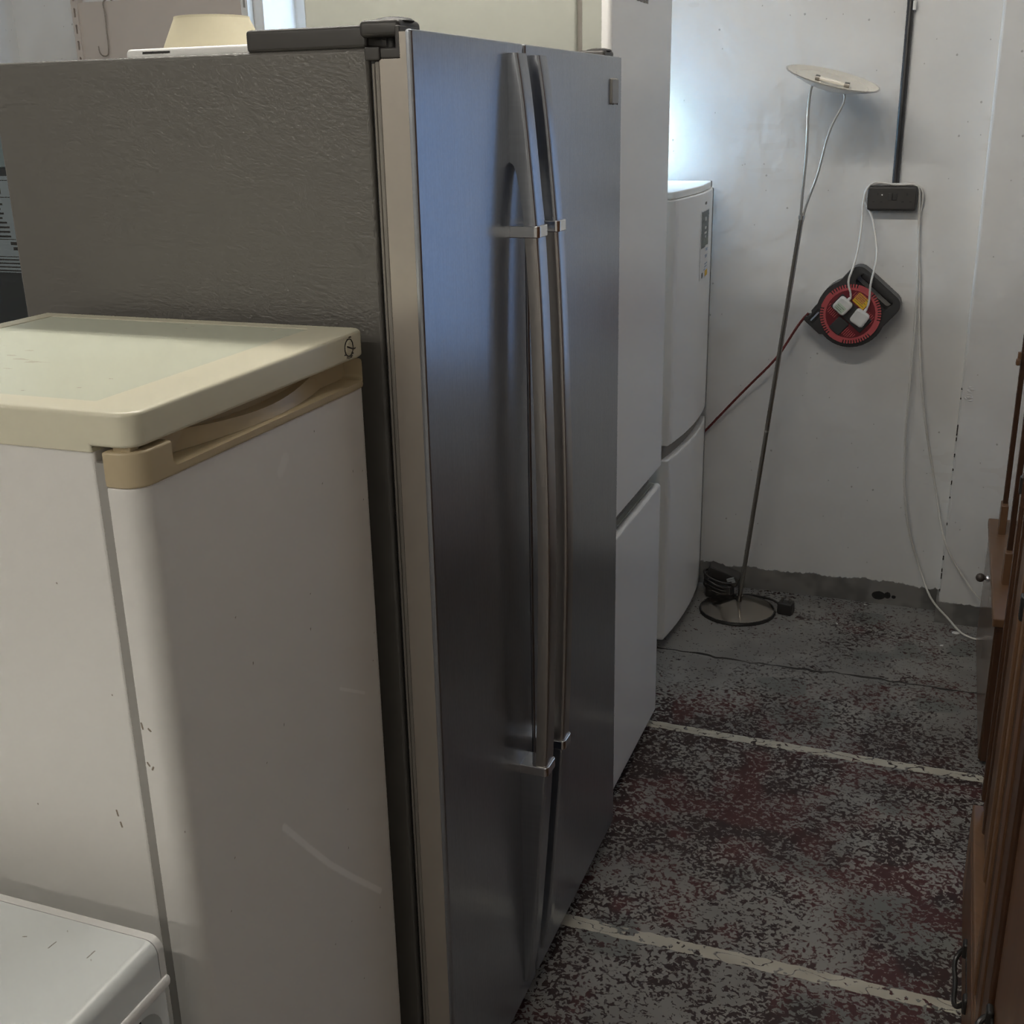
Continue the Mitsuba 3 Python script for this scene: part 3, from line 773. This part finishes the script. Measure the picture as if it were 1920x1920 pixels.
# ------------------------------------------------------------------ socket, conduit
t = thing('double_socket', 'black double wall socket at the foot of the black conduit', 'socket')
SCX, SCZ = -0.190, 1.3365
part(t, 'back_box', rb(-0.263, -0.118, YW - 0.042, YW, 1.299, 1.374, 0.010), 'mat_dark_plastic')
fpz = part(t, 'faceplate', rb(-0.261, -0.120, YW - 0.050, YW - 0.040, 1.304, 1.371, 0.004), 'mat_dark_plastic')
sws = [rb(SCX - 0.0125 + 0.014 * k, SCX - 0.0005 + 0.014 * k, YW - 0.0535, YW - 0.049, 1.332, 1.354, 0.0015, 8) for k in (0, 1)]
parts(t, 'switch', sws, 'mat_black_plastic')
parts(t, 'socket_hole', [bx(cx - w / 2, cx + w / 2, YW - 0.0503, YW - 0.049, cz - h / 2, cz + h / 2) for s in (-1, 1) for cx, cz, w, h in
                              ((SCX + s * 0.042, 1.350, 0.004, 0.008), (SCX + s * 0.042 - 0.011, 1.328, 0.0065, 0.004), (SCX + s * 0.042 + 0.011, 1.328, 0.0065, 0.004))], 'mat_gap', smooth=False)
part(t, 'screw', cat(*[cyl((SCX + s * 0.030, YW - 0.0508, 1.348), (SCX + s * 0.030, YW - 0.049, 1.348), 0.0022, 10) for s in (-1,)]), 'mat_chrome')
t = thing('cable_conduit', 'straight black conduit running down the wall to the socket', 'conduit')
part(t, 'trunking', rb(-0.1975, -0.1795, YW - 0.016, YW, 1.372, ZC, 0.003).translate((0.004, 0, 0)) if False else tube([(-0.186, YW - 0.010, 1.370), (-0.186, YW - 0.010, 2.0), (-0.186, YW - 0.010, ZC)], 0.0105, 16), 'mat_black_plastic')
part(t, 'saddle', rb(-0.1795, -0.1705, YW - 0.024, YW, 1.862, 1.888, 0.002), 'mat_upright', label='white saddle clip')

# ------------------------------------------------------------------ cable reel on the wall
RC = np.array([-0.283, YW - 0.095, 0.992])
RU = np.array([0.65, 0, 0.76]); RU /= np.linalg.norm(RU)
RV = np.array([RU[2], 0, -RU[0]])
RM = frame(RC, RV, RU, np.cross(RV, RU))           # local x = v, y = u, z towards the room
t = thing('cable_reel', 'black and red cable reel hanging tilted on the white wall', 'cable reel')
plan = unary_union([rpoly(-0.094, 0.100, -0.005, 0.128, 0.034), Point(0, 0).buffer(0.106, 32), rpoly(-0.094, -0.02, -0.112, 0.02, 0.008)])
plan = plan.buffer(0.008).buffer(-0.016).buffer(0.008)
slotp = rpoly(-0.062, 0.072, 0.077, 0.111, 0.010)
notch = Point(-0.098, -0.088).buffer(0.013)
body = plan.difference(slotp).difference(notch)
zf, zb = -0.014, -0.092


def lp(poly, a, b): return prism(poly, 'z', a, b)


part(t, 'housing', place(cat(lp(body, zb, zf - 0.004), lp(body.buffer(-0.004), zf - 0.004, zf)), RM), 'mat_reel_black', smooth=30, label='black plastic housing with a carry slot')
hb = rb(-0.064, 0.074, 0.098, 0.124, zb + 0.03, zf - 0.012, 0.009)
part(t, 'carry_grip', place(hb, RM), 'mat_reel_black')
rim = Point(0, 0).buffer(0.092, 48).difference(Point(0, 0).buffer(0.0745, 48))
slots = []
for q in range(4):
    for k in range(11):
        a = math.radians(90 * q + 18 + 54 * k / 10 + 12)
        slots.append(affinity.rotate(affinity.translate(sbox(-0.0060, -0.0017, 0.0060, 0.0017), 0.0875, 0), math.degrees(a), origin=(0, 0)))
dm = part(t, 'drum', place(cat(lp(rim.difference(unary_union(slots)), zf + 0.008, zf + 0.0108), lp(Point(0, 0).buffer(0.091, 48), zf - 0.001, zf + 0.008)), RM), 'mat_reel_rim', smooth=False, label='red winding drum rim')
part(dm, 'drum_face', place(lp(Point(0, 0).buffer(0.0745, 48), zf + 0.0085, zf + 0.0105), RM), 'mat_reel_red', smooth=False, label='dark red drum face')
part(dm, 'vent_slot', place(cat(*[lp(s.buffer(0.0002), zf + 0.0082, zf + 0.0088) for s in slots]), RM), 'mat_gap', smooth=False, kind='stuff')
fins = []
for cx, cy, sgn in ((-0.048, -0.028, 1), (0.036, -0.048, 1), (0.052, 0.030, 1), (-0.016, 0.058, 1)):
    for k in range(7):
        fins.append(affinity.rotate(sbox(cx - 0.020 + 0.0062 * k, cy - 0.013, cx - 0.0175 + 0.0062 * k, cy + 0.013), 0, origin=(cx, cy)))
fins = [f.intersection(Point(0, 0).buffer(0.071)) for f in fins]
part(dm, 'cooling_fins', place(cat(*[lp(f, zf + 0.0104, zf + 0.0125) for f in fins if not f.is_empty]), RM), 'mat_reel_rim', smooth=False, kind='stuff')
part(t, 'socket_plate', place(rb(-0.062, 0.062, -0.022, 0.030, zf + 0.009, zf + 0.016, 0.003, 12), RM), 'mat_reel_black')
part(t, 'socket_plate', place(rb(-0.020, 0.020, -0.072, -0.024, zf + 0.009, zf + 0.018, 0.003, 12), RM), 'mat_reel_black')
part(t, 'warning_label', place(rb(-0.026, 0.018, 0.034, 0.068, zf + 0.0105, zf + 0.0118, 0.0005, 8), RM), 'mat_yellow', label='yellow warning label')
part(t, 'label_print', place(cat(*[bx(-0.022, 0.014 - 0.008 * (k % 2), 0.040 + 0.0055 * k, 0.0415 + 0.0055 * k, zf + 0.0116, zf + 0.0121) for k in range(5)]), RM), 'mat_print', smooth=False, kind='stuff')
ls = part(t, 'side_label', place(rb(-0.083, -0.063, -0.102, -0.055, zf - 0.001, zf + 0.0006, 0.0005, 8), RM), 'mat_gap')
part(t, 'side_label_print', place(rb(-0.0765, -0.0715, -0.098, -0.062, zf + 0.0004, zf + 0.0010, 0.0002, 8), RM), 'mat_sticker_blue')
nose = (RM @ np.array([-0.094, -0.113, -0.05, 1]))[:3]
part(t, 'flex', tube(smooth_path([nose + RU * 0.02, nose - [0.004, 0, 0.006], (-0.500, YW - 0.055, 0.845), (-0.566, YW - 0.046, 0.765), (-0.69, YW - 0.024, 0.620), (-0.80, YW - 0.010, 0.49)], 60), 0.0040, 10), 'mat_red_flex', label='dark red mains flex')

# plugs with white leads going over the socket and down to the right
def plug_lead(v, u, path, label, rot, sticker):
    k = thing('power_lead', label, 'power lead', None)
    z0 = zf + 0.016
    M = RM @ trimesh.transformations.translation_matrix([v, u, z0]) @ trimesh.transformations.rotation_matrix(math.radians(rot), [0, 0, 1])
    b = rprism(rpoly(-0.0235, 0.0235, -0.0235, 0.0235, 0.010), 0.0, 0.024, 0.006)
    p = part(k, 'plug', place(b, M), 'mat_plug_white', label='white three-pin plug')
    if sticker:
        part(p, 'sticker', place(rb(-0.017, 0.015, -0.019, 0.003, 0.0235, 0.0245, 0.0004, 8), M), 'mat_sticker_pale', label='pale green sticker')
        part(p, 'sticker_print', place(cat(*[bx(-0.014, 0.011 - 0.005 * (i % 2), -0.016 + 0.0055 * i, -0.0145 + 0.0055 * i, 0.0243, 0.0248) for i in range(3)]), M), 'mat_sticker_leaf', smooth=False, kind='stuff')
    start = (M @ np.array([0.0, 0.020, 0.012, 1]))[:3]
    st2 = (M @ np.array([0.0, 0.034, 0.012, 1]))[:3]
    part(k, 'strain_relief', tube(smooth_path([start, (start + st2) / 2, st2], 12), np.linspace(0.0055, 0.0040, 12), 10), 'mat_plug_white')
    pts = smooth_path([start, st2] + path, 140)
    pts[:, 1] = np.minimum(pts[:, 1], YW - 0.0045)
    part(k, 'cord', tube(pts, 0.0033, 8), 'mat_lead')


pr('mat_sticker_pale', (0.50, 0.58, 0.48), 0.5)
yw = YW - 0.006
plug_lead(-0.036, 0.006, [(-0.294, YW - 0.108, 1.085), (-0.286, YW - 0.098, 1.13), (-0.277, YW - 0.084, 1.178), (-0.2725, YW - 0.052, 1.29), (-0.2695, YW - 0.046, 1.352), (-0.256, YW - 0.040, 1.3785), (-0.20, YW - 0.036, 1.3785), (-0.15, YW - 0.034, 1.378), (-0.122, YW - 0.032, 1.374), (-0.1135, YW - 0.03, 1.345),
                          (-0.108, YW - 0.02, 1.27), (-0.101, yw - 0.01, 1.166), (-0.092, yw - 0.022, 0.97), (-0.090, yw - 0.033, 0.70), (-0.078, yw - 0.035, 0.45), (-0.045, yw - 0.035, 0.27), (0.008, yw - 0.035, 0.125), (0.055, YP - 0.02, 0.067), (0.10, YP - 0.045, 0.032), (0.150, YP - 0.10, 0.008), (0.20, 3.615, 0.0045), (0.30, 3.63, 0.0045)],
          'white lead with a stickered plug in the cable reel, looping down to the floor', 0, True)
plug_lead(0.028, 0.014, [(-0.229, YW - 0.110, 1.08), (-0.222, YW - 0.100, 1.13), (-0.2185, YW - 0.088, 1.168), (-0.229, YW - 0.060, 1.225), (-0.248, YW - 0.040, 1.288), (-0.2685, YW - 0.028, 1.325), (-0.2680, YW - 0.022, 1.366), (-0.240, YW - 0.020, 1.3785), (-0.19, YW - 0.022, 1.3775), (-0.14, YW - 0.02, 1.3775), (-0.1145, YW - 0.018, 1.368),
                         (-0.1065, YW - 0.012, 1.30), (-0.099, yw - 0.005, 1.166), (-0.0805, yw - 0.012, 0.97), (-0.036, yw - 0.025, 0.667), (0.030, yw - 0.02, 0.380), (0.075, YP - 0.008, 0.255), (0.125, YP - 0.018, 0.178), (0.172, YP - 0.04, 0.125), (0.26, YP - 0.04, 0.06), (0.36, YP - 0.04, 0.03)],
          'white lead with a plain plug in the cable reel, swinging right behind the low cabinet', 8, False)

# ------------------------------------------------------------------ things on top of the steel refrigerator
t = thing('plastic_tray', 'flat white plastic tray with a slot lying on top of the steel refrigerator', 'tray')
part(t, 'body', rb(-1.085, -0.865, 1.405, 1.70, 1.678, 1.693, 0.006), 'mat_white')
part(t, 'vent_slot', bx(-1.056, -1.012, 1.4046, 1.406, 1.6858, 1.6888), 'mat_gap', smooth=False)
t = thing('lampshade', 'cream tapered lampshade standing on the tray on the steel refrigerator', 'lampshade')
SHC = (-1.045, 1.56, 1.693)
part(t, 'shade', place(lathe([[0.074, 0.0], [0.0755, 0.0], [0.0535, 0.0475], [0.052, 0.0475], [0.074, 0.0]], 48), frame(SHC, (1, 0, 0), (0, 1, 0), (0, 0, 1))), 'mat_shade', smooth=40)
part(t, 'rim', place(cat(lathe([[0.0733, 0.0], [0.0762, 0.0], [0.0755, 0.003], [0.0733, 0.003], [0.0733, 0]], 48), lathe([[0.0515, 0.0455], [0.0545, 0.0455], [0.0540, 0.0485], [0.0515, 0.0485], [0.0515, 0.0455]], 48)), frame(SHC, (1, 0, 0), (0, 1, 0), (0, 0, 1))), 'mat_shade')

# ------------------------------------------------------------------ retail wall panel behind, wire hook, dark appliance
t = thing('shelving_panel', 'pinkish back panel between slotted uprights on the far left of the back wall', 'shelving panel')
part(t, 'panel', bx(-3.118, -2.415, YW - 0.032, YW - 0.014, 0.35, 2.018), 'mat_backboard', smooth=False)
for x0 in (-3.143, -2.415):
    u = m3.Manifold.cube((0.026, 0.034, 1.78)).translate((x0, YW - 0.040, 0.30))
    hole = []
    for k in range(30):
        z = 2.055 - 0.056 * k
        hole.append(mbox(x0 + 0.009, x0 + 0.017, YW - 0.05, YW - 0.025, z - 0.031, z))
    for h_ in hole: u = u - h_
    uk = part(t, 'upright', u, 'mat_backboard' if x0 < -3 else 'mat_upright', smooth=False, label='slotted steel upright')
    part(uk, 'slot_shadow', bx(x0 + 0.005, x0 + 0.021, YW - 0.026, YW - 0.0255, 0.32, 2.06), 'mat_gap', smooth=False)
hk_y = YW - 0.040
single('wire_hook', tube(smooth_path([(-2.972, YW - 0.018, 2.012), (-2.978, YW - 0.026, 2.024), (-2.994, hk_y, 2.016), (-2.9955, hk_y, 1.99), (-2.996, hk_y, 1.93), (-2.998, hk_y, 1.85), (-3.004, hk_y - 0.004, 1.832), (-3.018, hk_y - 0.012, 1.832), (-3.026, hk_y - 0.016, 1.845), (-3.028, hk_y - 0.016, 1.865)], 90), 0.0024, 8),
       'mat_wire', 'thin wire hook hanging over the top of the pinkish shelving panel', 'hook')

t = thing('display_appliance', 'dark glossy appliance with a grey printed label, left of the steel refrigerator', 'appliance')
AY = 2.2
part(t, 'body', rb(-2.75, -1.62, AY, AY + 0.55, 0.0, 1.62, 0.008), 'mat_teal_black')
part(t, 'glass_panel', rb(-2.74, -1.63, AY - 0.006, AY + 0.002, 1.505, 1.61, 0.003), 'mat_tealglass')
lb = part(t, 'label_sheet', rb(-2.40, -1.70, AY - 0.003, AY + 0.001, 1.265, 1.486, 0.0008, 8), 'mat_label_sheet', label='grey printed information label')
pr('mat_tealglass', (0.10, 0.135, 0.145), 0.25)
pr('mat_label_sheet', (0.15, 0.18, 0.20), 0.4)
H_ = meshkit.text_mesh('H', 0.020, 0.0006, True)
H_.apply_transform(frame((-2.111, AY - 0.0031, 1.447), (1, 0, 0), (0, 0, 1), (0, -1, 0)))
ln = [H_]
rg = np.random.default_rng(8)
for z, x1 in ((1.476, -1.72), (1.438, -1.72), (1.342, -1.72), (1.302, -1.72)):
    ln.append(bx(-2.39, x1, AY - 0.0036, AY - 0.0028, z, z + 0.0016))
for k in range(8):
    z = 1.421 - 0.0105 * k
    ln.append(bx(-2.39, -2.077 - 0.012 * rg.random() - (0.012 if k < 4 else 0), AY - 0.0036, AY - 0.0028, z, z + 0.0042))
    ln.append(bx(-2.060, -2.05, AY - 0.0036, AY - 0.0028, z + 0.004, z + 0.009))
for k in range(2):
    ln.append(bx(-2.085 + 0.006 * k, -2.03, AY - 0.0036, AY - 0.0028, 1.330 - 0.012 * k, 1.337 - 0.012 * k))
for k in range(4):
    ln.append(bx(-2.39, -2.045, AY - 0.0036, AY - 0.0028, 1.294 - 0.0085 * k, 1.297 - 0.0085 * k))
part(lb, 'print', cat(*ln), 'mat_gap', smooth=False, kind='stuff')

# ------------------------------------------------------------------ low sideboard with a rack of posts, right, by the wall
t = thing('sideboard', 'low brown sideboard with glossy front and slim upright posts, nearest the back wall', 'sideboard')
AX0 = 0.183
part(t, 'carcass', rb(AX0 + 0.004, 0.66, 2.84, 3.60, 0.01, 0.385, 0.003), 'mat_wood_dark')
part(t, 'door', rb(AX0, AX0 + 0.016, 3.225, 3.598, 0.015, 0.382, 0.002), 'mat_wood_glossy', label='glossy brown door')
part(t, 'door', rb(AX0, AX0 + 0.016, 2.842, 3.221, 0.015, 0.382, 0.002), 'mat_wood_glossy', label='glossy brown door')
part(t, 'top', rb(AX0 - 0.006, 0.67, 2.832, 3.61, 0.388, 0.412, 0.004), 'mat_wood_light', label='lighter brown top board')
kn = place(lathe([[0, 0.036]] + [[0.0125 * math.sin(q), 0.0235 + 0.0125 * math.cos(q)] for q in np.linspace(0.3, 2.7, 9)] + [[0.0050, 0.0095], [0.0050, 0.0], [0, 0]], 24), frame((AX0, 3.30, 0.335), (0, 1, 0), (0, 0, 1), (-1, 0, 0)))
kp = part(t, 'knob', kn, 'mat_brass', label='round dark brass knob')
part(kp, 'collar', place(lathe([[0.004, 0.0095], [0.0075, 0.008], [0.0085, 0.004], [0.0085, 0.0], [0, 0], [0, 0.0095]], 20), frame((AX0, 3.30, 0.335), (0, 1, 0), (0, 0, 1), (-1, 0, 0))), 'mat_chrome', label='bright metal collar')
for (px_, py_) in ((0.205, 3.50), (0.205, 3.10)):
    p = part(t, 'post', rb(px_, px_ + 0.014, py_ - 0.012, py_ + 0.012, 0.41, 1.75, 0.002), 'mat_wood_dark', label='slim upright post')
    part(p, 'foot', rb(px_ - 0.004, px_ + 0.016, py_ - 0.035, py_ + 0.02, 0.41, 0.50, 0.003), 'mat_wood_light')
part(t, 'rack_top', rb(0.195, 0.45, 3.02, 3.56, 1.75, 1.78, 0.003), 'mat_wood_dark')
part(t, 'post', rb(0.43, 0.45, 3.05, 3.07, 0.41, 1.75, 0.002), 'mat_wood_dark')
part(t, 'post', rb(0.43, 0.45, 3.50, 3.52, 0.41, 1.75, 0.002), 'mat_wood_dark')
part(t, 'catch', cat(rb(0.196, 0.206, 3.485, 3.500, 0.925, 0.945, 0.002, 8), rb(0.192, 0.204, 3.470, 3.488, 0.910, 0.928, 0.003, 8)), 'mat_wood_light')

# ------------------------------------------------------------------ tall linen cupboard nearer on the right
t = thing('linen_cupboard', 'tall dark brown cupboard with a base drawer, at the right edge nearest the camera', 'cupboard')
part(t, 'carcass', rb(0.192, 0.70, 1.05, 2.288, 0.21, 1.98, 0.004), 'mat_wood_dark')
dw = part(t, 'base_drawer', rb(0.150, 0.70, 1.05, 2.298, 0.012, 0.211, 0.004), 'mat_wood_light', label='lighter brown drawer base')
part(dw, 'drawer_front', rb(0.148, 0.154, 1.25, 2.20, 0.025, 0.185, 0.002), 'mat_wood_mid')


def bail(y0, y1, z, x, drop=0.02):
    h = tube(smooth_path([(x - 0.006, y0, z), (x - 0.016, y0 + 0.006, z - drop * 0.7), (x - 0.019, (y0 + y1) / 2, z - drop), (x - 0.016, y1 - 0.006, z - drop * 0.7), (x - 0.006, y1, z)], 30), 0.0045, 10)
    plate = [rb(x - 0.009, x + 0.001, y - 0.011, y + 0.011, z - 0.016, z + 0.016, 0.004) for y in (y0, y1)]
    plate.append(rb(x - 0.003, x + 0.001, y0, y1, z - 0.007, z + 0.007, 0.001))
    return cat(h, *plate)


part(dw, 'drop_handle', bail(1.80, 1.95, 0.112, 0.150), 'mat_iron', label='black drop handle')
d1 = part(t, 'door', rb(0.170, 0.193, 1.735, 2.286, 0.215, 1.96, 0.003), 'mat_wood_mid', label='far panelled door')
for a, b, m in ((2.262, 2.286, 'mat_wood_dark'), (1.98, 2.01, 'mat_wood_light'), (2.14, 2.16, 'mat_wood_dark'), (1.80, 1.83, 'mat_wood_dark')):
    part(d1, 'moulding', rb(0.163, 0.175, a, b, 0.24, 1.93, 0.004), m)
part(d1, 'panel', rb(0.1665, 0.175, 2.02, 2.13, 0.25, 1.92, 0.003), 'mat_wood_mid')
part(d1, 'drop_handle', rb(0.160, 0.171, 1.940, 1.962, 0.785, 0.830, 0.004), 'mat_iron')
part(d1, 'key_plate', cat(rb(0.158, 0.170, 2.268, 2.284, 0.905, 0.940, 0.003, 8)), 'mat_iron')
pi = part(t, 'pilaster', rb(0.152, 0.195, 1.505, 1.732, 0.213, 1.96, 0.006), 'mat_wood_dark', label='dark upright between the doors')
part(pi, 'moulding', rb(0.1475, 0.156, 1.70, 1.732, 0.215, 1.95, 0.003), 'mat_wood_light')
part(pi, 'moulding', rb(0.1485, 0.156, 1.58, 1.63, 0.215, 1.95, 0.003), 'mat_wood_mid')
d2 = part(t, 'door', rb(0.160, 0.193, 1.055, 1.500, 0.215, 1.96, 0.004), 'mat_wood_mid', label='near door')
part(d2, 'drop_handle', bail(1.42, 1.485, 0.36, 0.158, 0.012), 'mat_iron')
part(t, 'cornice', rb(0.14, 0.71, 1.04, 2.31, 1.98, 2.04, 0.01), 'mat_wood_dark')

# ------------------------------------------------------------------ litter on the floor
rg = np.random.default_rng(21)


def scrap(x, y, s, label, z=0.0, grp=None):
    n = 9
    a = np.sort(rg.uniform(0, 2 * math.pi, n))
    r = s * rg.uniform(0.6, 1.0, n)
    base = np.c_[x + r * np.cos(a) * 1.3, y + r * np.sin(a), np.full(n, z + 0.0006)]
    pts = np.vstack([base, base * [1, 1, 0] + np.c_[np.zeros(n), np.zeros(n), z + rg.uniform(0.001, 0.30 * s, n)], [[x, y, z + 0.4 * s]]])
    return single('paper_scrap', m3.Manifold.hull_points(pts), 'mat_paper', label, 'scrap', grp, smooth=False)


def floorpt(px, py):
    r = AX @ np.array([px - 960.0, py - 960.0, F]); return (EYE + r * (-H) / r[2])[:2]


for (px, py, s, lab) in ((1793, 1187, 0.013, 'largest white paper scrap on the floor by the wall pier'),
                         (1767, 1211, 0.008, 'small pale scrap on the floor just in front of the largest scrap'),
                         (1729, 1204, 0.004, 'tiny pale crumb on the floor left of the two scraps by the wall pier'),
                         (1622, 1134, 0.005, 'small white chip on the floor below the hole in the plinth'),
                         (1570, 1169, 0.004, 'pale crumb on the floor between the lamp base and the plinth hole')):
    x, y = floorpt(px, py)
    scrap(float(x), float(min(y, 3.70 if x > XP else 3.815)), s, lab)

# broken hole in the plinth
hp = Point(0, 0).buffer(0.022, 6)
hp = unary_union([affinity.scale(Point(-0.127, 0.030).buffer(1, 7), 0.022, 0.015), affinity.scale(Point(-0.098, 0.034).buffer(1, 6), 0.010, 0.012), affinity.scale(Point(-0.078, 0.030).buffer(1, 6), 0.007, 0.006)])
part('baseboard_back', 'broken_hole', prism(hp, 'y', YW - 0.0066, YW - 0.005), 'mat_gap', smooth=False, label='dark broken hole in the plinth')
